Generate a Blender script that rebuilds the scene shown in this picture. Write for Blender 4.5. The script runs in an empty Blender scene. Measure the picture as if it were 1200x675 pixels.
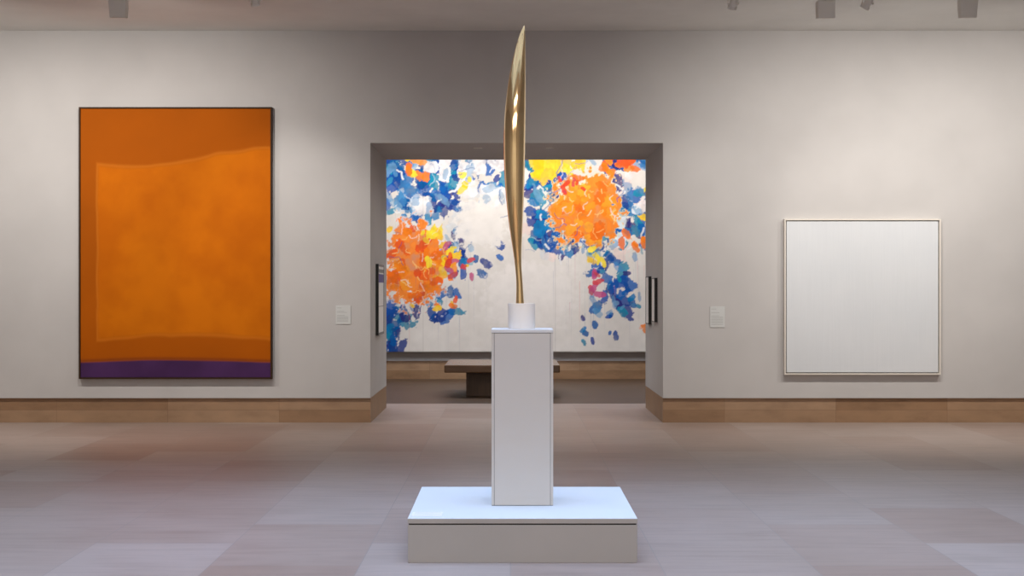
import bpy, bmesh, math, random
import numpy as np
from mathutils import Vector, Matrix

S = bpy.context.scene
COL = S.collection

# ------------------------------------------------------------------ camera
F = 1684.0                      # focal length in px of the 1200 px wide frame
VX, VY = 598.0, 339.0           # vanishing point
EYE = 1.58
cam = bpy.data.cameras.new('camera')
cam.sensor_width = 36.0
cam.lens = F / 1200 * 36.0
cam.shift_x = (600 - VX) / 1200
cam.shift_y = (VY - 337.5) / 1200
cam.clip_end = 200
co = bpy.data.objects.new('camera', cam)
co.location = (0, 0, EYE)
co.rotation_euler = (math.pi / 2, 0, 0)
COL.objects.link(co)
S.camera = co

S.view_settings.view_transform = 'Standard'
S.view_settings.look = 'None'
S.view_settings.gamma = 1.0
S.view_settings.use_curve_mapping = False
S.view_settings.exposure = 0.0
S.cycles.max_bounces = 10
S.cycles.diffuse_bounces = 6
S.cycles.sample_clamp_indirect = 6

# ------------------------------------------------------------------ world and large lights
w = bpy.data.worlds.new('world')
S.world = w
w.use_nodes = True
w.node_tree.nodes['Background'].inputs[0].default_value = (0.55, 0.68, 1.0, 1)
w.node_tree.nodes['Background'].inputs[1].default_value = 0.02

def area(name, loc, rot, sx, sy, power, color, spread=180):
    l = bpy.data.lights.new(name, 'AREA')
    l.shape = 'RECTANGLE'; l.size = sx; l.size_y = sy
    l.energy = power; l.color = color; l.spread = math.radians(spread)
    o = bpy.data.objects.new(name, l)
    o.location = loc; o.rotation_euler = rot
    COL.objects.link(o)
    return o

CEIL = 4.64
# daylight coming down the skylight well over the middle of the hall
area('skylight_daylight', (0, 8.2, CEIL + 0.22), (0, 0, 0), 9.0, 6.4, 215, (0.45, 0.64, 1.0), 74)
# added warm fill at ceiling height, mostly behind the viewer, brightening the upright faces
area('warm_fill_light', (0, -1.2, CEIL - 0.02), (0, 0, 0), 10.0, 4.0, 560, (1.0, 0.915, 0.83), 180)
# daylight down the skylight of the room beyond
area('skylight_daylight_beyond', (0, 21.9, CEIL + 0.22), (0, 0, 0), 7.0, 1.8, 135, (0.92, 0.93, 1.0), 120)

WARM = (1.0, 0.935, 0.87)
# washer heads: (world x, power) on the track in front of the near wall; those past the frame too
WASHERS = [(-3.82, 250), (3.07, 165), (4.46, 205)]
WASHERS_OUT = [(-5.9, 290), (6.1, 250)]
SPOTS = [(-2.49, 150, (-2.6, 17, 2.0)), (2.17, 60, (2.4, 17, 2.0)), (3.48, 90, (4.3, 17, 2.0))]
FAR_WASH = [(-2.6, 165), (-0.9, 178), (0.9, 178), (2.6, 165)]

# ------------------------------------------------------------------ helpers
def srgb(r, g, b):
    def f(c):
        c /= 255.0
        return c / 12.92 if c <= 0.04045 else ((c + 0.055) / 1.055) ** 2.4
    return (f(r), f(g), f(b), 1.0)

def wx(px, d): return (px - VX) / F * d
def wz(py, d): return EYE + (VY - py) / F * d

def obj(name, bm, m, parent=None):
    me = bpy.data.meshes.new(name)
    bm.normal_update()
    bm.to_mesh(me); bm.free()
    if m: me.materials.append(m)
    o = bpy.data.objects.new(name, me)
    COL.objects.link(o)
    if parent: o.parent = parent
    return o

def struct(name, bm, m):
    o = obj(name, bm, m)
    o['kind'] = 'structure'
    return o

def thing(name, label, cat, loc=(0, 0, 0), rz=0.0, group=None):
    o = bpy.data.objects.new(name, None)
    o.empty_display_size = 0.1
    COL.objects.link(o)
    o.location = loc; o.rotation_euler = (0, 0, rz)
    o['label'] = label; o['category'] = cat
    if group: o['group'] = group
    return o

def tag(o, label, cat, group=None):
    o['label'] = label; o['category'] = cat
    if group: o['group'] = group

def box(bm, x0, x1, y0, y1, z0, z1, bevel=0.0):
    r = bmesh.ops.create_cube(bm, size=1.0)
    vs = r['verts']
    for v in vs:
        v.co = Vector(((x0 + x1) / 2 + v.co.x * (x1 - x0), (y0 + y1) / 2 + v.co.y * (y1 - y0), (z0 + z1) / 2 + v.co.z * (z1 - z0)))
    if bevel > 0:
        es = list({e for v in vs for e in v.link_edges})
        bmesh.ops.bevel(bm, geom=es, offset=bevel, segments=2, profile=0.5, affect='EDGES')

def B(*boxes, bevel=0.0):
    bm = bmesh.new()
    for b in boxes: box(bm, *b, bevel=bevel)
    return bm

def cyl(bm, p0, p1, r0, r1=None, n=24):
    r1 = r0 if r1 is None else r1
    p0 = Vector(p0); p1 = Vector(p1); d = p1 - p0
    m = Matrix.Translation((p0 + p1) / 2) @ d.to_track_quat('Z', 'Y').to_matrix().to_4x4()
    bmesh.ops.create_cone(bm, cap_ends=True, segments=n, radius1=r0, radius2=r1, depth=d.length, matrix=m)

def smooth(o, ang=40):
    for p in o.data.polygons: p.use_smooth = True
    m = o.data
    try: m.set_sharp_from_angle(angle=math.radians(ang))
    except Exception: pass

# ------------------------------------------------------------------ materials
def mat(name, color=(0.8, 0.8, 0.8, 1), rough=0.5, metal=0.0, spec=0.5):
    m = bpy.data.materials.new(name); m.use_nodes = True
    b = m.node_tree.nodes['Principled BSDF']
    b.inputs['Base Color'].default_value = color
    b.inputs['Roughness'].default_value = rough
    b.inputs['Metallic'].default_value = metal
    b.inputs['Specular IOR Level'].default_value = spec
    return m

class N:
    def __init__(s, m): s.t = m.node_tree; s.b = s.t.nodes['Principled BSDF']
    def n(s, ty, **kw):
        x = s.t.nodes.new(ty)
        for k, v in kw.items(): setattr(x, k, v)
        return x
    def l(s, a, b): s.t.links.new(a, b)
    def noise(s, vec, scale, detail=4, rough=0.55):
        x = s.n('ShaderNodeTexNoise'); x.inputs['Scale'].default_value = scale
        x.inputs['Detail'].default_value = detail; x.inputs['Roughness'].default_value = rough
        s.l(vec, x.inputs['Vector']); return x.outputs['Fac']
    def coord(s, scale=(1, 1, 1), loc=(0, 0, 0), rot=(0, 0, 0)):
        c = s.n('ShaderNodeTexCoord'); m = s.n('ShaderNodeMapping')
        m.inputs['Scale'].default_value = scale; m.inputs['Location'].default_value = loc
        m.inputs['Rotation'].default_value = rot
        s.l(c.outputs['Object'], m.inputs['Vector']); return m.outputs['Vector']
    def ramp(s, fac, stops):
        r = s.n('ShaderNodeValToRGB'); e = r.color_ramp.elements
        while len(e) < len(stops): e.new(0.5)
        for i, (p, c) in enumerate(stops): e[i].position = p; e[i].color = c
        s.l(fac, r.inputs['Fac']); return r.outputs['Color']
    def mix(s, a, b, fac, mode='MIX'):
        x = s.n('ShaderNodeMix', data_type='RGBA', blend_type=mode)
        for v, i in ((a, 6), (b, 7), (fac, 0)):
            if hasattr(v, 'is_linked'): s.l(v, x.inputs[i])
            else: x.inputs[i].default_value = v
        return x.outputs[2]
    def bump(s, h, strength, dist=0.01):
        x = s.n('ShaderNodeBump'); x.inputs['Strength'].default_value = strength
        x.inputs['Distance'].default_value = dist
        s.l(h, x.inputs['Height']); s.l(x.outputs['Normal'], s.b.inputs['Normal'])

def paint(name, c, rough=0.75, amt=0.04):
    m = mat(name, c, rough, spec=0.3); k = N(m)
    v = k.coord()
    f = k.noise(v, 1.3, 3)
    lo = tuple(x * (1 - amt) for x in c[:3]) + (1,); hi = tuple(min(1, x * (1 + amt)) for x in c[:3]) + (1,)
    k.l(k.ramp(f, [(0.3, lo), (0.7, hi)]), k.b.inputs['Base Color'])
    k.bump(k.noise(v, 260, 2), 0.08, 0.002)
    return m

def stone(name, stops, bw, rh, off, vec_rot, vec_loc, streak, mortar=(0.2, 0.15, 0.11, 1), rough=0.4, msize=0.003, freq=2):
    m = mat(name, rough=rough); k = N(m)
    c = k.coord(loc=vec_loc, rot=vec_rot)
    br = k.n('ShaderNodeTexBrick'); br.offset = off; br.offset_frequency = freq
    br.inputs['Scale'].default_value = 1.0
    br.inputs['Brick Width'].default_value = bw; br.inputs['Row Height'].default_value = rh
    br.inputs['Mortar Size'].default_value = msize; br.inputs['Mortar Smooth'].default_value = 0.3
    br.inputs['Color1'].default_value = (0, 0, 0, 1); br.inputs['Color2'].default_value = (1, 1, 1, 1)
    br.inputs['Mortar'].default_value = (0.5, 0.5, 0.5, 1)
    k.l(c, br.inputs['Vector'])
    base = k.ramp(br.outputs['Color'], stops)
    o = k.coord(scale=streak)
    s1 = k.noise(o, 1.0, 6, 0.62)
    s2 = k.noise(k.coord(scale=(0.9, 0.9, 0.9)), 1.0, 4, 0.6)
    g1 = k.ramp(s1, [(0.25, (0.80, 0.78, 0.77, 1)), (0.5, (1, 1, 1, 1)), (0.78, (1.14, 1.12, 1.10, 1))])
    g2 = k.ramp(s2, [(0.3, (0.92, 0.90, 0.88, 1)), (0.7, (1.06, 1.06, 1.07, 1))])
    x = k.mix(base, g1, 1.0, 'MULTIPLY'); x = k.mix(x, g2, 1.0, 'MULTIPLY')
    x = k.mix(x, mortar, br.outputs['Fac'])
    k.l(x, k.b.inputs['Base Color'])
    rr = k.n('ShaderNodeMapRange'); rr.inputs['To Min'].default_value = rough - 0.06; rr.inputs['To Max'].default_value = rough + 0.10
    k.l(s1, rr.inputs['Value']); k.l(rr.outputs[0], k.b.inputs['Roughness'])
    k.bump(s1, 0.05, 0.004)
    return m

M = {}
M['wall'] = paint('wall_paint', (0.54, 0.53, 0.52, 1))
M['ceiling'] = paint('ceiling_paint', (0.77, 0.775, 0.75, 1))
M['reveal'] = M['wall']
fl = [(0.0, (0.318, 0.228, 0.188, 1)), (0.3, (0.348, 0.268, 0.23, 1)), (0.65, (0.365, 0.295, 0.26, 1)), (1.0, (0.388, 0.315, 0.28, 1))]
M['floor'] = stone('travertine_floor', fl, 1.44, 0.86, 0.5, (0, 0, math.pi / 2), (0.30, 0, 0), (1.6, 13.0, 1), mortar=(0.27, 0.235, 0.215, 1), rough=0.46, msize=0.0025)
bs = [(0.0, (0.28, 0.165, 0.088, 1)), (0.5, (0.325, 0.20, 0.112, 1)), (1.0, (0.37, 0.24, 0.145, 1))]
M['skirting'] = stone('travertine_skirting', bs, 1.32, 0.148, 0.0, (math.pi / 2, 0, 0), (0.1, 0, 0), (3.5, 3.5, 9.0), mortar=(0.20, 0.12, 0.07, 1), rough=0.5, msize=0.002)
M['skirting_side'] = stone('travertine_skirting_return', bs, 0.62, 0.40, 0.0, (math.pi / 2, 0, math.pi / 2), (0.2, 0, 0.05), (6, 3.5, 3.0), mortar=(0.20, 0.12, 0.07, 1), rough=0.5, msize=0.003)
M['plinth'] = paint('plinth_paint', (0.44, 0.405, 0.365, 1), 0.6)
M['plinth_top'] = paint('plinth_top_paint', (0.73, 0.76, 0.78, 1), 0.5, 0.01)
M['pedestal'] = paint('pedestal_paint', (0.69, 0.645, 0.59, 1), 0.55, 0.01)
M['stonebase'] = paint('white_stone', (0.82, 0.765, 0.71, 1), 0.45, 0.03)
M['brass'] = mat('polished_brass', (1.0, 0.76, 0.42, 1), 0.06, 1.0)
M['dark'] = mat('dark_gap', (0.05, 0.045, 0.04, 1), 0.8)
M['darkframe'] = mat('dark_wood_frame', (0.045, 0.022, 0.010, 1), 0.6, spec=0.15)
M['blackframe'] = mat('black_frame', (0.006, 0.006, 0.006, 1), 0.35)
M['paleframe'] = mat('pale_wood_frame', (0.74, 0.70, 0.63, 1), 0.5)
M['stretcher'] = mat('stretcher_wood', (0.45, 0.34, 0.23, 1), 0.7)
M['card'] = mat('label_card', (0.62, 0.64, 0.63, 1), 0.5)
M['cardtext'] = mat('label_text', (0.40, 0.41, 0.40, 1), 0.6)
M['fixture'] = paint('fixture_enamel', (0.78, 0.76, 0.70, 1), 0.5, 0.02)
M['fixdark'] = mat('fixture_dark', (0.07, 0.06, 0.05, 1), 0.5)
M['skyframe'] = mat('skylight_frame', (0.5, 0.5, 0.5, 1), 0.5)

m = M['benchtop'] = mat('bench_polished_wood', (0.5, 0.42, 0.34, 1), 0.24); k = N(m)
k.l(k.ramp(k.noise(k.coord(scale=(1.2, 10, 10)), 1.5, 5), [(0.3, (0.13, 0.066, 0.030, 1)), (0.7, (0.17, 0.092, 0.046, 1))]), k.b.inputs['Base Color'])
m = M['benchbase'] = mat('bench_wood', (0.16, 0.09, 0.05, 1), 0.5); k = N(m)
k.l(k.ramp(k.noise(k.coord(scale=(14, 14, 1.4)), 1.5, 5), [(0.3, (0.062, 0.032, 0.015, 1)), (0.7, (0.09, 0.048, 0.024, 1))]), k.b.inputs['Base Color'])
m = M['wood_floor'] = mat('dark_far_floor', (0.2, 0.14, 0.1, 1), 0.48, spec=0.35); k = N(m)
f = k.noise(k.coord(scale=(1.0, 12, 1)), 1.4, 5)
k.l(k.ramp(f, [(0.3, (0.055, 0.032, 0.017, 1)), (0.7, (0.085, 0.052, 0.031, 1))]), k.b.inputs['Base Color'])

m = M['white_canvas'] = mat('white_canvas', (0.8, 0.8, 0.8, 1), 0.85, spec=0.2); k = N(m)
v = k.coord(scale=(1, 1, 1)); g = k.noise(k.coord(scale=(60, 1, 1.5)), 1.0, 3)
a = k.ramp(k.noise(v, 2.2, 4), [(0.3, (0.655, 0.69, 0.72, 1)), (0.7, (0.68, 0.71, 0.735, 1))])
k.l(k.mix(a, k.ramp(g, [(0.3, (0.98, 0.98, 0.98, 1)), (0.7, (1.01, 1.01, 1.01, 1))]), 1.0, 'MULTIPLY'), k.b.inputs['Base Color'])
k.bump(k.noise(v, 300, 2), 0.1, 0.002)

def attr_mat(name, rough=0.75):
    m = mat(name, rough=rough, spec=0.12); k = N(m)
    a = k.n('ShaderNodeAttribute'); a.attribute_name = 'paint'; a.attribute_type = 'GEOMETRY'
    k.l(a.outputs['Color'], k.b.inputs['Base Color'])
    k.bump(k.noise(k.coord(), 180, 2), 0.15, 0.003)
    return m
M['canvas'] = attr_mat('painted_canvas')

# ------------------------------------------------------------------ room shell
WY, JY = 17.0, 19.2             # near wall face and its far face
XL, XR = wx(434, WY), wx(777, WY)
ZD = wz(167.5, WY)
SK = wz(466.5, WY)              # top of stone skirting
FY = 25.3                       # far wall
HX = 8.2
REC = 0.035
struct('floor', B((-HX, HX, -6, 19.86, -0.2, 0)), M['floor'])
struct('floor_beyond', B((-HX, HX, 19.86, FY + 0.3, -0.2, 0.0)), M['wood_floor'])
struct('wall_front', B((-HX, XL, WY, JY, SK, CEIL), (XR, HX, WY, JY, SK, CEIL), (XL, XR, WY, JY, ZD, CEIL)), M['wall'])
# the stone skirting sits slightly behind the plaster face
struct('baseboard_left', B((-HX, XL - 0.004, WY + REC, JY - 0.02, 0, SK)), M['skirting'])
struct('baseboard_right', B((XR + 0.004, HX, WY + REC, JY - 0.02, 0, SK)), M['skirting'])
struct('baseboard_doorway_left', B((XL - 0.0039, XL - 0.0005, WY + REC - 0.002, JY - 0.01, 0, SK)), M['skirting_side'])
struct('baseboard_doorway_right', B((XR + 0.0005, XR + 0.0039, WY + REC - 0.002, JY - 0.01, 0, SK)), M['skirting_side'])
struct('wall_left', B((-HX - 0.3, -HX, -6, FY + 0.3, 0, CEIL)), M['wall'])
struct('wall_right', B((HX, HX + 0.3, -6, FY + 0.3, 0, CEIL)), M['wall'])
struct('wall_back', B((-HX, -2.2, -6.3, -6, 0, CEIL), (-0.7, HX, -6.3, -6, 0, CEIL), (-2.2, -0.7, -6.3, -6, 3.3, CEIL),  # opening and dim box behind it are added, to reflect dark in the brass
                      (-2.3, -0.6, -8.3, -8.1, 0, 3.4), (-2.4, -2.3, -8.1, -6.3, 0, 3.4), (-0.6, -0.5, -8.1, -6.3, 0, 3.4), (-2.3, -0.6, -8.1, -6.3, 3.4, 3.5), (-2.3, -0.6, -8.1, -6.0, -0.2, 0)), M['wall'])
struct('wall_beyond', B((-HX, HX, FY, FY + 0.3, 0.32, CEIL)), M['wall'])
struct('baseboard_beyond', B((-HX, HX, FY + 0.008, FY + 0.3, 0, 0.3199)), M['skirting'])
# ceiling with skylight wells
SX, SY0, SY1 = 4.5, 5.0, 11.4
struct('ceiling', B((-HX, HX, -6, SY0, CEIL, CEIL + 0.3), (-HX, HX, SY1, 20.95, CEIL, CEIL + 0.3), (-HX, -SX, SY0, SY1, CEIL, CEIL + 0.3), (SX, HX, SY0, SY1, CEIL, CEIL + 0.3),
                    (-HX, -3.5, 20.95, 22.85, CEIL, CEIL + 0.3), (3.5, HX, 20.95, 22.85, CEIL, CEIL + 0.3), (-HX, HX, 22.85, FY + 0.3, CEIL, CEIL + 0.3)), M['ceiling'])

# frosted panes closing the two skylight wells (they glow with the daylight behind them)
def glass_glow(name, c, e):
    m = mat(name, (0.7, 0.75, 0.8, 1), 0.6)
    b = m.node_tree.nodes['Principled BSDF']
    b.inputs['Emission Color'].default_value = c; b.inputs['Emission Strength'].default_value = e
    return m
M['pane'] = glass_glow('frosted_skylight_glass', (0.74, 0.86, 1.0, 1), 0.55)
struct('window_1', B((-SX - 0.1, SX + 0.1, SY0 - 0.1, SY1 + 0.1, CEIL + 0.3001, CEIL + 0.32)), M['pane'])
struct('window_2', B((-3.6, 3.6, 20.85, 22.95, CEIL + 0.3001, CEIL + 0.32)), M['pane'])
bm = bmesh.new()
for i in range(1, 6):
    x = -SX + i * 2 * SX / 6
    box(bm, x - 0.03, x + 0.03, SY0, SY1, CEIL + 0.24, CEIL + 0.30)
for i in range(1, 4):
    y = SY0 + i * (SY1 - SY0) / 4
    box(bm, -SX, SX, y - 0.03, y + 0.03, CEIL + 0.245, CEIL + 0.295)
struct('trim_1', bm, M['skyframe'])

# ------------------------------------------------------------------ raster painting (numpy)
def noise2(H, W, cell, seed, octs=4, pers=0.5):
    rs = np.random.RandomState(seed)
    out = np.zeros((H, W), np.float32); amp = 1.0; tot = 0.0; c = cell
    for _ in range(octs):
        gh, gw = int(H / c) + 3, int(W / c) + 3
        g = rs.rand(gh, gw)
        y = np.arange(H) / c; x = np.arange(W) / c
        yi = y.astype(int); xi = x.astype(int); fy = (y - yi); fx = (x - xi)
        fy = (fy * fy * (3 - 2 * fy))[:, None]; fx = (fx * fx * (3 - 2 * fx))[None, :]
        a = g[yi][:, xi]; b = g[yi][:, xi + 1]; cc = g[yi + 1][:, xi]; d = g[yi + 1][:, xi + 1]
        out += amp * ((a * (1 - fx) + b * fx) * (1 - fy) + (cc * (1 - fx) + d * fx) * fy)
        tot += amp; amp *= pers; c = max(1.0, c / 2)
    return out / tot

def lin(c): return np.array(srgb(*c)[:3], np.float32)

def canvas_obj(name, C, W, H, thick, parent):
    """C rows go top to bottom; face looks towards -Y, local origin bottom centre, face at y=0"""
    h, w_ = C.shape[:2]
    xs = np.linspace(-W / 2, W / 2, w_); zs = np.linspace(H, 0, h)
    X, Z = np.meshgrid(xs, zs)
    co_ = np.stack([X, np.zeros_like(X), Z], -1).reshape(-1, 3)
    back = np.array([[-W / 2, 0, 0], [W / 2, 0, 0], [W / 2, 0, H], [-W / 2, 0, H], [-W / 2, thick, 0], [W / 2, thick, 0], [W / 2, thick, H], [-W / 2, thick, H]])
    n = len(co_)
    vs = np.vstack([co_, back])
    i = np.arange((h - 1) * (w_ - 1)); r = i // (w_ - 1); c = i % (w_ - 1)
    a = r * w_ + c
    q = np.stack([a + w_, a + w_ + 1, a + 1, a], -1)
    b = n
    extra = np.array([[b + 4, b + 5, b + 1, b], [b + 1, b + 5, b + 6, b + 2], [b + 2, b + 6, b + 7, b + 3], [b + 3, b + 7, b + 4, b], [b + 5, b + 4, b + 7, b + 6]])
    q = np.vstack([q, extra])
    me = bpy.data.meshes.new(name)
    me.vertices.add(len(vs)); me.vertices.foreach_set('co', vs.astype(np.float32).ravel())
    me.loops.add(q.size); me.loops.foreach_set('vertex_index', q.astype(np.int32).ravel())
    me.polygons.add(len(q)); me.polygons.foreach_set('loop_start', (np.arange(len(q)) * 4).astype(np.int32))
    me.update(calc_edges=True); me.validate()
    at = me.color_attributes.new('paint', 'FLOAT_COLOR', 'POINT')
    cc = np.ones((len(vs), 4), np.float32)
    cc[:n, :3] = C.reshape(-1, 3); cc[n:, :3] = C.reshape(-1, 3).mean(0) * 0.9
    at.data.foreach_set('color', cc.ravel())
    me.materials.append(M['canvas'])
    o = bpy.data.objects.new(name, me); COL.objects.link(o); o.parent = parent
    return o

# ---- the wide mural beyond the doorway: generic patches of blue, orange and yellow on white
MW, MH, MZ = 6.08, 3.86, wz(412.3, 25.205)
RS = 1.3
PX0, PY1 = 598 - MW * F / 25.205 / 2, 412.3
PY0 = PY1 - MH * F / 25.205
RW, RH = int((598 - PX0) * 2 * RS), int((PY1 - PY0) * RS)
rs = np.random.RandomState(11)
C = np.zeros((RH, RW, 3), np.float32)
mot = noise2(RH, RW, 70, 1)[..., None]
C[:] = lin((234, 231, 227)) * (1 - mot) + lin((208, 203, 198)) * mot
fine = noise2(RH, RW, 9, 2, 3)
C *= (0.95 + 0.1 * fine)[..., None]
edge = noise2(RH, RW, 11, 3, 4, 0.6) - 0.5
edge2 = noise2(RH, RW, 5, 4, 3, 0.6) - 0.5
YY, XX = np.mgrid[0:RH, 0:RW].astype(np.float32)

def dab(px, py, rx, ry, ang, col, alpha=0.95, rag=0.9, p=2.6, soft=0.10, tex=0.25):
    """an irregular brushed patch centred on photo-plane coordinates"""
    cx, cy = (px - PX0) * RS, (py - PY0) * RS
    rx *= RS; ry *= RS
    R = int(max(rx, ry) * 1.7) + 4
    x0, x1 = max(0, int(cx) - R), min(RW, int(cx) + R); y0, y1 = max(0, int(cy) - R), min(RH, int(cy) + R)
    if x1 <= x0 or y1 <= y0: return
    x = XX[y0:y1, x0:x1] - cx; y = YY[y0:y1, x0:x1] - cy
    ca, sa = math.cos(ang), math.sin(ang)
    u = (x * ca + y * sa) / rx; v = (-x * sa + y * ca) / ry
    d = (np.abs(u) ** p + np.abs(v) ** p) ** (1 / p)
    d = d + rag * (edge[y0:y1, x0:x1] * 1.3 + edge2[y0:y1, x0:x1] * 0.7)
    a = np.clip((1 - d) / soft, 0, 1) * alpha
    t = 1 + tex * (fine[y0:y1, x0:x1] - 0.5) * 2
    a = (a * np.clip(0.75 + fine[y0:y1, x0:x1] * 0.5, 0, 1))[..., None]
    C[y0:y1, x0:x1] = C[y0:y1, x0:x1] * (1 - a) + (np.array(col)[None, None] * t[..., None]) * a

def wiggle(px, py, n, step, col, r, a0=None, alpha=0.8):
    a = rs.rand() * 6.28 if a0 is None else a0
    for _ in range(n):
        a += rs.randn() * 0.45
        px += math.cos(a) * step; py += math.sin(a) * step
        dab(px, py, r, r, 0, col, alpha, 0.3, 2, 0.6, 0.1)

def drip(px, py, L, col, alpha=0.3):
    x = int((px - PX0) * RS); y0 = int((py - PY0) * RS)
    if x < 1 or x >= RW - 2: return
    for j in range(int(L * RS)):
        y = y0 + j
        if 0 <= y < RH:
            f = alpha * (1 - j / (L * RS)) * (0.6 + 0.4 * rs.rand())
            C[y, x] = C[y, x] * (1 - f) + np.array(col) * f

BLUES = [lin(c) for c in ((20, 80, 165), (15, 95, 175), (10, 70, 150), (30, 60, 140), (20, 120, 180), (45, 45, 120), (25, 135, 170), (0, 90, 160))]
ORS = [lin(c) for c in ((240, 130, 30), (235, 110, 30), (245, 150, 45), (228, 88, 40), (238, 120, 25))]
YELS = [lin(c) for c in ((245, 200, 30), (240, 215, 60), (235, 190, 60))]
PALE = [lin(c) for c in ((235, 225, 225), (245, 215, 200), (215, 225, 235), (225, 230, 190))]
REDS = [lin(c) for c in ((215, 60, 45), (205, 70, 80), (190, 80, 130))]
def pick(L): return L[rs.randint(len(L))]

def cluster(x0, x1, y0, y1, n, pal, smin=4, smax=9, elong=1.7, alpha=0.9):
    for _ in range(n):
        a = rs.choice([0, math.pi / 2, math.pi / 4, -math.pi / 4, 1.2]) + rs.randn() * 0.25
        s = rs.uniform(smin, smax)
        dab(rs.uniform(x0, x1), rs.uniform(y0, y1), s * rs.uniform(1.0, elong), s * rs.uniform(0.6, 0.9), a, pick(pal), alpha)

# drips run under the blue areas
for _ in range(70):
    drip(rs.uniform(400, 800), rs.uniform(200, 330), rs.uniform(40, 110), pick(BLUES), rs.uniform(0.08, 0.28))
# thin tinted veils
for _ in range(26):
    dab(rs.uniform(400, 800), rs.uniform(160, 300), rs.uniform(8, 18), rs.uniform(5, 10), rs.rand() * 3, pick([lin((190, 205, 225)), lin((235, 205, 200)), lin((200, 210, 220))]), 0.5, 1.0)
# blue bands
cluster(398, 592, 150, 208, 120, BLUES, 6, 12)
cluster(398, 535, 200, 258, 60, BLUES, 5, 10)
cluster(505, 592, 205, 232, 14, BLUES, 4, 8)
cluster(620, 660, 190, 288, 55, BLUES, 5, 10)
cluster(708, 800, 160, 290, 75, BLUES, 5, 10)
cluster(650, 710, 268, 300, 16, BLUES, 4, 9)
cluster(520, 590, 285, 322, 18, BLUES, 4, 7)
cluster(515, 545, 260, 300, 10, BLUES, 5, 9)
cluster(452, 475, 360, 412, 18, BLUES, 5, 11)
cluster(470, 535, 340, 372, 16, BLUES, 3, 8)
cluster(695, 735, 300, 365, 22, BLUES, 4, 9)
cluster(680, 700, 365, 410, 6, BLUES, 3, 5)
cluster(722, 752, 315, 360, 8, BLUES, 2, 5)
cluster(712, 722, 365, 395, 4, BLUES, 3, 5)
# white cells opened inside the blue
for _ in range(16):
    dab(rs.uniform(470, 590), rs.uniform(165, 245), rs.uniform(7, 13), rs.uniform(6, 12), rs.randn() * 0.3, lin((232, 230, 232)), 0.97, 0.5, 4)
for _ in range(9):
    dab(rs.uniform(705, 790), rs.uniform(195, 290), rs.uniform(5, 9), rs.uniform(5, 10), rs.randn() * 0.3, pick(PALE), 0.95, 0.5, 3)
SKY_ = [lin(c) for c in ((95, 155, 200), (70, 135, 190), (120, 165, 200), (60, 150, 180))]
cluster(430, 592, 160, 250, 30, SKY_, 3, 7, 2.6, 0.6)
cluster(625, 760, 180, 300, 30, SKY_, 3, 7, 2.6, 0.6)
cluster(500, 560, 270, 330, 10, SKY_, 3, 5, 2.2, 0.6)
cluster(690, 750, 300, 370, 12, SKY_, 2, 5, 2.2, 0.6)
for _ in range(40):
    x, y = (rs.uniform(440, 590), rs.uniform(160, 250)) if rs.rand() < 0.5 else (rs.uniform(630, 790), rs.uniform(180, 300))
    wiggle(x, y, rs.randint(5, 12), 1.6, lin((228, 232, 236)), rs.uniform(1.0, 1.8), None, 0.85)
# big open white fields
dab(564, 262, 34, 30, 0.1, lin((230, 227, 224)), 0.97, 0.7, 3, 0.2, 0.05)
dab(620, 345, 62, 42, 0.0, lin((228, 224, 221)), 0.92, 0.5, 3, 0.25, 0.05)
# two warm masses
def warm(cx, cy, rx, ry, n, mix):
    dab(cx, cy, rx * 1.06, ry * 1.06, 0, pick(PALE), 0.9, 0.7, 3)
    dab(cx, cy, rx, ry, 0, ORS[0], 0.97, 0.7, 3.0)
    for _ in range(n):
        a = rs.rand() * 6.28; r = math.sqrt(rs.rand()) * 0.92
        dab(cx + math.cos(a) * rx * r, cy + math.sin(a) * ry * r, rs.uniform(5, 11), rs.uniform(4, 7), rs.rand() * 3.1, pick(mix), 0.9)
    for _ in range(int(n * 0.9)):
        a = rs.rand() * 6.28; r = math.sqrt(rs.rand()) * 0.95
        wiggle(cx + math.cos(a) * rx * r, cy + math.sin(a) * ry * r, rs.randint(4, 11), 1.5, pick([lin((255, 225, 150)), lin((250, 200, 120)), lin((245, 235, 225))]), 0.95, None, 0.65)
warm(487, 308, 37, 50, 34, ORS + [lin((232, 95, 35)), lin((225, 80, 35)), lin((235, 170, 50))])
warm(686, 245, 40, 42, 34, ORS[:3] + [lin((248, 165, 50)), lin((250, 150, 40))])
cluster(498, 530, 268, 320, 11, YELS, 4, 9)
cluster(455, 520, 262, 275, 4, YELS, 3, 6)
cluster(522, 534, 285, 325, 8, REDS + ORS, 2.5, 5)
cluster(450, 540, 350, 362, 6, YELS + ORS, 2, 4)
cluster(625, 680, 186, 206, 16, YELS, 6, 11)
cluster(475, 500, 182, 208, 8, ORS + YELS, 4, 7)
cluster(540, 556, 200, 222, 4, YELS, 3, 6)
cluster(705, 755, 184, 202, 10, ORS, 4, 7)
cluster(742, 800, 225, 262, 9, YELS, 3, 6)
cluster(722, 760, 275, 292, 6, ORS, 3, 6)
cluster(690, 708, 290, 306, 6, YELS, 3, 6)
cluster(655, 690, 206, 225, 8, REDS, 2.5, 5)
cluster(690, 702, 315, 345, 6, REDS[1:], 3, 6)
cluster(536, 566, 298, 325, 6, YELS + REDS, 2, 4)
cluster(560, 800, 155, 186, 24, BLUES + YELS + ORS, 5, 10)
cluster(760, 800, 160, 400, 24, BLUES + ORS, 5, 10)
cluster(398, 445, 250, 400, 24, BLUES + ORS, 5, 10)
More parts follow.
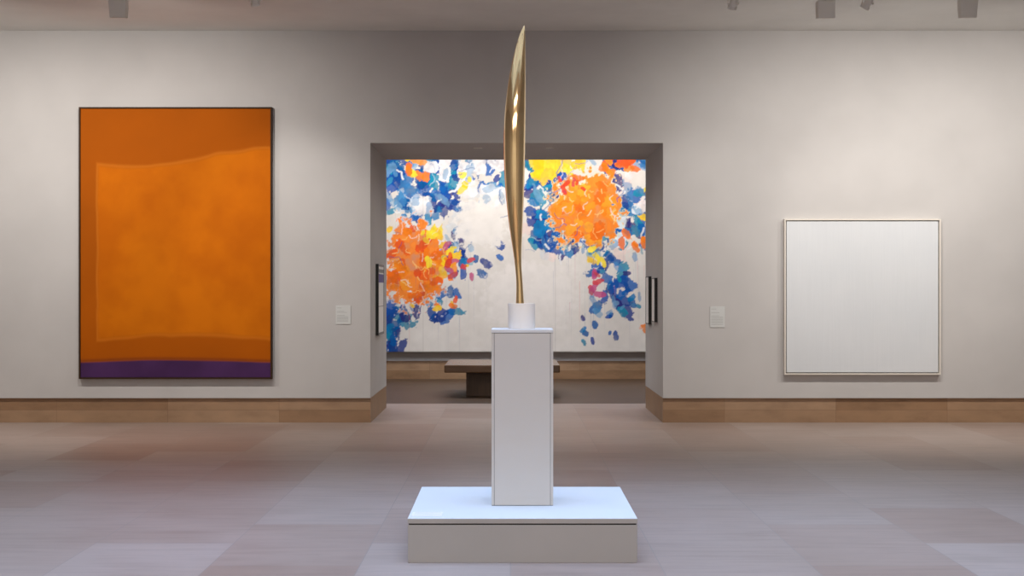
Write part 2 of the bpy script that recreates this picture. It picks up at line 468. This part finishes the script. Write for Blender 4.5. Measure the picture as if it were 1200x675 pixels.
# loose pale and blue lines
for _ in range(70):
    x, y = rs.uniform(400, 800), rs.uniform(160, 300)
    wiggle(x, y, rs.randint(6, 18), 1.5, pick(PALE + BLUES[:3]), rs.uniform(0.7, 1.2), None, 0.6)
for _ in range(46):
    drip(rs.choice([rs.uniform(455, 540), rs.uniform(640, 755)]), rs.uniform(290, 372), rs.uniform(20, 70), pick(BLUES + REDS), rs.uniform(0.12, 0.4))
# seams of the joined cloth
for xx in (496, 651):
    C[:, int((xx - PX0) * RS)] *= 0.86
C[-2:, :] *= 0.8
C = np.clip(C, 0.0, 0.92)

t = thing('mural_painting', 'huge abstract canvas of blue, orange and yellow patches on white, seen through the doorway', 'painting', (0, 25.205, MZ))
canvas_obj('painted_canvas', C, MW, MH, 0.085, t)
obj('stretcher', B((-MW / 2 + 0.08, MW / 2 - 0.08, 0.0855, 0.094, 0.08, MH - 0.08)), M['stretcher'], t)

# ------------------------------------------------------------------ big orange canvas on the near wall
def framed(name, label, px0, px1, py0, py1, face, fw, lip, fm):
    """frame bars around an inset face; 'face' is the y of the frame front"""
    x0, x1 = wx(px0, face), wx(px1, face); z1, z0 = wz(py0, face), wz(py1, face)
    W, H = x1 - x0, z1 - z0
    t = thing(name, label, 'painting', ((x0 + x1) / 2, face, z0))
    D = WY - face - 0.002
    fr = obj('frame', B((-W / 2, -W / 2 + fw, 0, D, 0, H), (W / 2 - fw, W / 2, 0, D, 0, H),
                        (-W / 2 + fw, W / 2 - fw, 0, D, 0, fw), (-W / 2 + fw, W / 2 - fw, 0, D, H - fw, H), bevel=0.0015), fm, t)
    return t, W, H, D

t, W, H, D = framed('orange_painting', 'tall orange canvas with a purple band along its foot in a thin dark frame', 92.2, 318.6, 125.4, 444.2, 16.93, 0.017, 0.01, M['darkframe'])
RW, RH = 250, 350
u = np.linspace(0, 1, RW)[None, :] * np.ones((RH, 1)); v = np.linspace(0, 1, RH)[:, None] * np.ones((1, RW))
n1 = noise2(RH, RW, 90, 21, 5); n2 = noise2(RH, RW, 30, 22, 4); n3 = noise2(RH, RW, 120, 23, 3)
dk, lt, hi = lin((170, 84, 0)), lin((191, 97, 0)), lin((203, 109, 3))
base = np.zeros((RH, RW, 3), np.float32)
base[:] = dk * 1.0
base *= (0.86 + 0.28 * n1)[..., None]
# a lighter wash across the middle with a wandering upper and lower edge
wob = 0.035 * (noise2(RH, RW, 60, 25, 3) - 0.5)
top = 0.185 + 0.03 * np.sin(u * 4.2 + 0.5) + wob
bot = 0.865 - 0.02 * np.sin(u * 3.0) - wob
lft = 0.09 + wob
dd = 1 + np.maximum(np.maximum(top - v, v - bot), lft - u)
fa = np.clip((1 - dd) / 0.012, 0, 1)[..., None]
mixn = np.clip((n1 * 0.6 + n2 * 0.4 - 0.34) / 0.32, 0, 1)[..., None]
field = (lt * (1 - mixn) + hi * mixn) * (0.93 + 0.12 * n2)[..., None]
base = base * (1 - fa) + field * fa
rim = np.exp(-((dd - 1.0) / 0.006) ** 2)[..., None] * 0.3
base = base * (1 - rim) + lin((235, 140, 40)) * rim
# purple foot
pe = 0.937 + 0.006 * np.sin(u * 5.0 + 2.6) + 0.010 * (n3 - 0.5)
pa = np.clip((v - pe) / 0.006, 0, 1)[..., None]
pur = lin((74, 44, 88)) * (0.75 + 0.5 * n2)[..., None]
base = base * (1 - pa) + pur * pa
ed = np.exp(-((v - pe + 0.003) / 0.006) ** 2)[..., None] * 0.55
base = base * (1 - ed) + lin((110, 45, 25)) * ed
cv = canvas_obj('painted_canvas', base, W - 0.040, H - 0.040, 0.03, t); cv.location = (0, 0.012, 0.020)
obj('backing', B((-W / 2 + 0.0175, W / 2 - 0.0175, 0.046, D - 0.002, 0.0175, H - 0.0175)), M['dark'], t)

# ------------------------------------------------------------------ white square canvas
t, W, H, D = framed('white_painting', 'square white canvas in a narrow pale frame on the right wall', 919.3, 1102.6, 256.6, 439.2, 16.93, 0.016, 0.01, M['paleframe'])
c = obj('canvas', B((-W / 2 + 0.028, W / 2 - 0.028, 0.012, 0.04, 0.028, H - 0.028), bevel=0.002), M['white_canvas'], t)
obj('backing', B((-W / 2 + 0.0165, W / 2 - 0.0165, 0.0405, D - 0.002, 0.0165, H - 0.0165)), mat('frame_backing', (0.25, 0.22, 0.19, 1), 0.7), t)

# ------------------------------------------------------------------ framed works hung on the doorway reveals
M['paper'] = mat('white_paper', (0.9, 0.89, 0.88, 1), 0.7)
M['violet'] = mat('violet_ink', (0.16, 0.13, 0.33, 1), 0.7)
M['greyink'] = mat('grey_ink', (0.30, 0.29, 0.28, 1), 0.7)
def reveal_picture(label, side, d0, d1, z0, z1, prot, rim, bands):
    """side -1: on the left reveal (face looks +x); +1: on the right one"""
    xj = XL if side < 0 else XR
    t = thing('framed_picture', label, 'picture', (xj, (d0 + d1) / 2, z0))
    L = d1 - d0; Hh = z1 - z0; s = -side
    def bx(x0, x1, *r):
        a, b = sorted((s * x0, s * x1)); return (a, b) + r
    fr = obj('frame', B(bx(0.002, prot, -L / 2, -L / 2 + rim, 0, Hh), bx(0.002, prot, L / 2 - rim, L / 2, 0, Hh),
                        bx(0.002, prot, -L / 2 + rim, L / 2 - rim, 0, rim), bx(0.002, prot, -L / 2 + rim, L / 2 - rim, Hh - rim, Hh)), M['blackframe'], t)
    sh = obj('sheet', B(bx(0.003, prot - 0.004, -L / 2 + rim, L / 2 - rim, rim, Hh - rim)), M['paper'], t)
    for (a, b, mm) in bands:
        obj('colour_band', B(bx(prot - 0.004, prot - 0.003, -L / 2 + rim * 1.6, L / 2 - rim * 1.6, Hh * a, Hh * b)), M[mm], sh)
reveal_picture('black framed white picture with a violet patch hung inside the left side of the doorway', -1, 17.66, 18.43, 1.58 - 0.567, 1.58 + 0.312, 0.037, 0.03, [(0.74, 0.86, 'violet'), (0.88, 0.93, 'greyink'), (0.40, 0.408, 'greyink')])
reveal_picture('smaller black framed white picture nearest the hall inside the right side of the doorway', 1, 17.62, 18.00, wz(377.7, 17.62), wz(325.6, 17.62), 0.040, 0.012, [])
reveal_picture('taller black framed white picture deeper inside the right side of the doorway', 1, 18.38, 18.79, wz(380.3, 18.38), wz(323.8, 18.38), 0.040, 0.014, [])

# ------------------------------------------------------------------ wall labels
def wall_label(label, px0, px1, py0, py1, rows):
    x0, x1, z1, z0 = wx(px0, WY), wx(px1, WY), wz(py0, WY), wz(py1, WY)
    W, H = x1 - x0, z1 - z0
    t = thing('wall_label', label, 'label', ((x0 + x1) / 2, WY - 0.008, z0))
    pn = obj('panel', B((-W / 2, W / 2, 0, 0.0075, 0, H), bevel=0.001), M['card'], t)
    bm = bmesh.new()
    random.seed(len(label))
    for (a, b, l) in rows:
        n = max(1, int((b - a) / 0.055))
        for i in range(n):
            zc = a + (b - a) * (i + 0.5) / n
            ww = W * l * (1 if i < n - 1 else 0.7)
            box(bm, -W * 0.42, -W * 0.42 + ww * 0.84, -0.0006, 0.0004, H * zc - 0.0022, H * zc + 0.0022)
    obj('lettering', bm, M['cardtext'], pn)
wall_label('small pale text panel beside the orange painting, left of the doorway', 393.6, 411.0, 358.0, 379.8, [(0.12, 0.50, 0.9), (0.60, 0.72, 0.8), (0.82, 0.92, 0.5)])
wall_label('small pale text panel between the doorway and the white painting', 832.0, 849.3, 359.0, 383.6, [(0.10, 0.58, 0.95), (0.66, 0.74, 0.95), (0.82, 0.92, 0.6)])

# ------------------------------------------------------------------ plinth
PF, PB = 8.30, 9.632
PT = 0.256
px0, px1 = wx(477.7, PF), wx(747.0, PF)
pcx, pcy = (px0 + px1) / 2, (PF + PB) / 2
t = thing('plinth', 'wide low square platform with a bright white top, standing on the stone floor', 'plinth', (pcx, pcy, 0))
hw, hd = (px1 - px0) / 2, (PB - PF) / 2
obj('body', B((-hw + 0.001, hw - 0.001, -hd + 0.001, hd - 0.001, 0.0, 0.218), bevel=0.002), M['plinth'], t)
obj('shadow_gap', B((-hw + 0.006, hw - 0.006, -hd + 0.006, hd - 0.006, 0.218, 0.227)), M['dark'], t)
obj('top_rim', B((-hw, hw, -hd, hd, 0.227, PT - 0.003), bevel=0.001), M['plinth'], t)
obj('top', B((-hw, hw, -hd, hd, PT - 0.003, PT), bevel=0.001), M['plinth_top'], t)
# faint label at the front left corner of the platform top
t = thing('plinth_label', 'faint white label lying on the front left corner of the low platform', 'label', (-0.488, 8.45, PT))
obj('panel', B((-0.09, 0.09, -0.075, 0.075, 0.0005, 0.003)), mat('white_vinyl', (0.9, 0.9, 0.9, 1), 0.35), t)
bm = bmesh.new()
for i in range(6):
    box(bm, -0.075, 0.075 - 0.02 * (i % 3), 0.055 - i * 0.022, 0.060 - i * 0.022, 0.0031, 0.0036)
obj('lettering', bm, mat('pale_lettering', (0.80, 0.81, 0.82, 1), 0.5), t)

# ------------------------------------------------------------------ pedestal
EF, EB = 8.79, 9.168
ex0, ex1 = wx(576.0, EF), wx(648.3, EF)
ecx, ecy = (ex0 + ex1) / 2, (EF + EB) / 2
ET = 1.334
t = thing('pedestal', 'tall narrow white column standing on the low platform, carrying the brass sculpture', 'pedestal', (ecx, ecy, PT))
hw, hd = (ex1 - ex0) / 2, (EB - EF) / 2
TH = ET - PT
obj('body', B((-hw + 0.004, hw - 0.004, -hd + 0.004, hd - 0.004, 0.004, TH - 0.022)), mat('pedestal_core', (0.30, 0.28, 0.26, 1), 0.7), t)
for sx in (-1, 1):
    a, b = sorted((sx * (hw - 0.0155), sx * hw))
    obj('side_panel', B((a, b, -hd, hd, 0.003, TH - 0.022), bevel=0.0012), M['pedestal'], t)
obj('front_panel', B((-hw + 0.0185, hw - 0.0185, -hd, -hd + 0.012, 0.003, TH - 0.024), bevel=0.0012), M['pedestal'], t)
obj('back_panel', B((-hw + 0.0185, hw - 0.0185, hd - 0.012, hd, 0.003, TH - 0.024), bevel=0.0012), M['pedestal'], t)
obj('base_strip', B((-hw + 0.002, hw - 0.002, -hd + 0.002, hd - 0.002, 0.0005, 0.0035)), M['dark'], t)
obj('cap', B((-hw - 0.001, hw + 0.001, -hd - 0.001, hd + 0.001, TH - 0.020, TH), bevel=0.002), mat('cap_white', (0.76, 0.75, 0.75, 1), 0.4), t)

# ------------------------------------------------------------------ sculpture: plain slender blade on a round stone
cx = wx(611.3, 8.98)
t = thing('sculpture', 'slender upright polished brass blade on a short round white stone', 'sculpture', (cx, 8.98, ET))
CR = 31.6 / (F / 8.98) / 2
CH = wz(355.6, 8.95) - ET
bm = bmesh.new()
cyl(bm, (0, 0, 0), (0, 0, CH), CR, n=72)
es = [e for e in bm.edges if abs(e.verts[0].co.z - e.verts[1].co.z) < 1e-5]
bmesh.ops.bevel(bm, geom=es, offset=0.002, segments=2, affect='EDGES')
o = obj('stone_base', bm, M['stonebase'], t); smooth(o, 35)
prof = [(356, 604.6, 614.2), (345, 605.0, 613.4), (330, 605.0, 612.4), (312, 603.6, 611.2), (295, 601.4, 611.2), (275, 598.2, 612.0), (250, 594.8, 613.2), (220, 592.0, 614.3), (190, 590.5, 615.1),
        (160, 590.2, 615.6), (135, 591.2, 615.9), (110, 593.6, 616.0), (88, 597.0, 616.0), (68, 601.0, 615.9), (52, 605.0, 615.7), (40, 609.0, 615.4), (33, 612.2, 615.2), (30, 614.0, 614.8)]
ys = np.array([p[0] for p in prof][::-1], float); ls = np.array([p[1] for p in prof][::-1]); rr_ = np.array([p[2] for p in prof][::-1])
NZ, NA = 150, 56
bm = bmesh.new(); rings = []
def cr(x, xs, fs):
    i = int(np.clip(np.searchsorted(xs, x) - 1, 0, len(xs) - 2))
    t_ = (x - xs[i]) / (xs[i + 1] - xs[i])
    m0 = (fs[i + 1] - fs[max(i - 1, 0)]) / (xs[i + 1] - xs[max(i - 1, 0)]) * (xs[i + 1] - xs[i])
    j = min(i + 2, len(xs) - 1)
    m1 = (fs[j] - fs[i]) / (xs[j] - xs[i]) * (xs[i + 1] - xs[i])
    h = t_
    return (2*h**3 - 3*h**2 + 1) * fs[i] + (h**3 - 2*h**2 + h) * m0 + (-2*h**3 + 3*h**2) * fs[i + 1] + (h**3 - h**2) * m1
for i in range(NZ + 1):
    s = i / NZ
    y = 356 - (356 - 30) * s
    a, b = cr(y, ys, ls), cr(y, ys, rr_)
    hwid = max((b - a) / 2, 0.3) / (F / 8.98)
    c0 = ((a + b) / 2 - VX) / (F / 8.98) - cx
    z = wz(y, 8.98) - ET
    dep = hwid * (1.15 + 0.25 * math.sin(math.pi * s))
    ring = []
    for j in range(NA):
        th = 2 * math.pi * j / NA
        ring.append(bm.verts.new((c0 + hwid * math.cos(th), dep * math.sin(th), z)))
    rings.append(ring)
for i in range(NZ):
    for j in range(NA):
        bm.faces.new((rings[i][j], rings[i][(j + 1) % NA], rings[i + 1][(j + 1) % NA], rings[i + 1][j]))
bm.faces.new(rings[-1]); bm.faces.new(rings[0][::-1])
o = obj('blade', bm, M['brass'], t); smooth(o, 60)
o['label'] = 'polished brass blade tapering to both ends'

# ------------------------------------------------------------------ bench beyond the doorway
BF, BB = 20.9, 22.6
bx0, bx1 = wx(520.6, BF), wx(656.2, BF)
t = thing('bench', 'low square brown bench with an overhanging slab, in front of the wide mural', 'bench', ((bx0 + bx1) / 2, (BF + BB) / 2, 0))
hw, hd = (bx1 - bx0) / 2, (BB - BF) / 2
BT = 0.475
obj('seat', B((-hw, hw, -hd, hd, BT - 0.108, BT), bevel=0.012), M['benchtop'], t)
obj('base', B((-hw + 0.31, hw - 0.31, -hd + 0.3, hd - 0.3, 0.0, BT - 0.108), bevel=0.004), M['benchbase'], t)

# ------------------------------------------------------------------ track and lamps
TY = 14.0
TZ = CEIL - 0.035
tr = obj('light_track', B((-7.6, 7.6, TY - 0.018, TY + 0.018, TZ, CEIL - 0.0005), bevel=0.002), M['fixture'])
tag(tr, 'long lighting track on the ceiling in front of the paintings, above the lamp heads', 'lighting track')

def lamp(name, parent, loc, target, power, size, blend, radius):
    l = bpy.data.lights.new(name, 'SPOT'); l.energy = power; l.color = WARM
    l.spot_size = math.radians(size); l.spot_blend = blend; l.shadow_soft_size = radius
    o = bpy.data.objects.new(name, l); COL.objects.link(o); o.parent = parent
    o.location = loc
    d = Vector(target)
    o.rotation_euler = d.to_track_quat('-Z', 'Y').to_euler()
    return o

def washer(label, x, y, z0, power, rz=0.0, tilt=-1.0, group=None, tz=TZ, hh=0.18, cone=134):
    t = thing('wall_washer_lamp', label, 'lamp', (x, y, z0), 0, group)
    # hood: a box whose lower rear edge is cut back, open towards the wall
    bm = bmesh.new()
    w2 = 0.083
    pf = [(-0.06, 0.0), (0.045, 0.012), (0.07, hh * 0.55), (0.07, hh), (-0.045, hh), (-0.06, hh - 0.02)]
    vs0 = [bm.verts.new((-w2, a, b)) for a, b in pf]; vs1 = [bm.verts.new((w2, a, b)) for a, b in pf]
    bm.faces.new(vs0[::-1]); bm.faces.new(vs1)
    for i in range(len(pf)):
        j = (i + 1) % len(pf); bm.faces.new((vs0[i], vs0[j], vs1[j], vs1[i]))
    for v in bm.verts:
        if v.co.z < 0.02 and rz != 0 and v.co.x * rz > 0: v.co.x *= 0.80
    bmesh.ops.recalc_face_normals(bm, faces=bm.faces[:])
    bmesh.ops.bevel(bm, geom=bm.edges[:], offset=0.004, segments=2, affect='EDGES')
    hd_ = obj('hood', bm, M['fixture'], t)
    bm = bmesh.new(); box(bm, -w2 * 0.85, w2 * 0.85, 0.0705, 0.0735, hh * 0.6, hh * 0.94)
    obj('lens', bm, mat('lamp_lens', (0.9, 0.88, 0.84, 1), 0.3), hd_)
    bm = bmesh.new(); cyl(bm, (0, 0, hh), (0, 0, tz - z0 - 0.012), 0.009, n=12)
    obj('stem', bm, M['fixdark'], t)
    obj('track_adapter', B((-0.05, 0.05, -0.017, 0.017, tz - z0 - 0.014, tz - z0 - 0.0005), bevel=0.002), M['fixture'], t)
    lamp('washer_light', t, (0, 0.13, hh * 0.6), (0, 1, tilt), power, cone, 1.0, 0.05)
    return t

def spot(label, x, y, z0, power, target, lean=0.0, tz=TZ, cone=50, rad=0.03):
    t = thing('spotlight', label, 'lamp', (x, y, z0))
    d = (Vector(target) - Vector((x, y, z0 + 0.1))).normalized()
    dv = Vector((d.x * 0.6 + lean, d.y * 0.5, -0.75)).normalized()
    c = Vector((0, 0, 0.10))
    bm = bmesh.new(); cyl(bm, c - dv * 0.065, c + dv * 0.03, 0.034, 0.038, 20); cyl(bm, c + dv * 0.03, c + dv * 0.055, 0.046, 0.046, 20)
    cyl(bm, c - dv * 0.09, c - dv * 0.065, 0.022, 0.034, 20)
    o = obj('lamp_head', bm, M['fixture'], t); smooth(o, 40)
    bm = bmesh.new()
    box(bm, 0.047, 0.052, -0.010, 0.010, 0.08, 0.19); box(bm, -0.052, -0.047, -0.010, 0.010, 0.08, 0.19); box(bm, -0.052, 0.052, -0.010, 0.010, 0.19, 0.196)
    cyl(bm, (0.036, 0, 0.1), (0.060, 0, 0.1), 0.009, n=12); cyl(bm, (-0.036, 0, 0.1), (-0.060, 0, 0.1), 0.009, n=12)
    obj('yoke', bm, M['fixture'], t)
    bm = bmesh.new(); cyl(bm, (0, 0, 0.196), (0, 0, tz - z0 - 0.012), 0.009, n=12)
    obj('stem', bm, M['fixdark'], t)
    obj('track_adapter', B((-0.045, 0.045, -0.017, 0.017, tz - z0 - 0.014, tz - z0 - 0.0005), bevel=0.002), M['fixture'], t)
    p = c + dv * 0.075
    lamp('spot_light', t, p, Vector(target) - (Vector((x, y, z0)) + p), power, cone, 0.8, rad)
    return t

WL = ['boxy wall washer lamp hanging above the orange painting', 'boxy wall washer lamp above the left part of the white painting', 'boxy wall washer lamp nearest the top right corner of the photo']
for (x, p), lb, zb, rz in zip(WASHERS, WL, (wz(22, TY), wz(22.6, TY), wz(22, TY)), (-1, 0, 1)):
    washer(lb, x, TY, zb, p, rz, hh=0.18 if rz == 0 else 0.2)
SL = ['small swivel spotlight to the right of the orange painting, half hidden by the top edge', 'small swivel spotlight above the wall label right of the doorway', 'small tilted spotlight between the two boxy lamps over the white painting']
for (x, p, tg), lb, zb, ln in zip(SPOTS, SL, (wz(12, TY), wz(16, TY), wz(16, TY)), (0.1, -0.15, -0.55)):
    spot(lb, x, TY, zb, p, tg, ln)
for (x, p), lb in zip(WASHERS_OUT, ('boxy wall washer lamp past the left edge of the photo', 'boxy wall washer lamp past the right edge of the photo')):
    washer(lb, x, TY, wz(22, TY), p)
tr = obj('light_track', B((-4.0, 4.0, 23.18, 23.22, TZ, CEIL - 0.0005), bevel=0.002), M['fixture'])
tag(tr, 'lighting track hidden above the doorway, on the ceiling of the room beyond', 'lighting track')
for i, (x, p) in enumerate(FAR_WASH):
    washer('boxy wall washer lamp hidden above the doorway, lighting the mural beyond', x, 23.2, 4.3, p, group='washer lamps of the room beyond', tilt=-1.15)

# spotlights on a track behind the near edge of the photo, trained on the sculpture
tr = obj('light_track', B((-2.5, 2.5, 3.982, 4.018, TZ, CEIL - 0.0005), bevel=0.002), M['fixture'])
tag(tr, 'short lighting track nearer the viewer than the sculpture, above the photo', 'lighting track')
for x, p, tg, lb in ((-1.1, 130, (cx, 8.98, 2.1), 'left spotlight of the three trained on the brass sculpture'), (0.1, 130, (cx, 8.98, 2.0), 'middle spotlight of the three trained on the brass sculpture'), (1.4, 190, (cx, 8.98, 2.1), 'right spotlight of the three trained on the brass sculpture')):
    spot(lb, x, 4.0, 4.25, p, tg, 0.0, cone=17, rad=0.012)

# two small recessed lamps in the underside of the doorway
for x, lb in ((wx(560, 17.6), 'small recessed lamp in the underside of the doorway, left of the brass sculpture'), (wx(645, 17.6), 'small recessed lamp in the underside of the doorway, right of the brass sculpture')):
    t = thing('recessed_downlight', lb, 'lamp', (x, 17.6, ZD))
    bm = bmesh.new(); cyl(bm, (0, 0, -0.006), (0, 0, -0.0003), 0.055, 0.058, 28)
    obj('trim_ring', bm, M['fixture'], t)
    bm = bmesh.new(); cyl(bm, (0, 0, -0.0075), (0, 0, -0.0062), 0.036, n=24)
    obj('lens', bm, mat('downlight_lens', (0.5, 0.48, 0.44, 1), 0.3), t)
    lamp('downlight_lamp', t, (0, 0, -0.02), (0, 0, -1), 27, 165, 1.0, 0.03)

# added unseen washers: brighten the back wall for fill and the brass reflection
tr = obj('light_track', B((-6.5, 6.5, -3.018, -2.982, TZ, CEIL - 0.0005), bevel=0.002), M['fixture'])
tag(tr, 'added lighting track, unseen behind the viewer, in front of the back wall', 'lighting track')
for x in (-5.6, -3.2, 1.6, 4.2):
    t = washer('added boxy wall washer lamp, unseen behind the viewer, brightening the back wall', x, -3.0, 4.22, 230, group='added washer lamps behind the viewer')
    t.rotation_euler = (0, 0, math.pi)
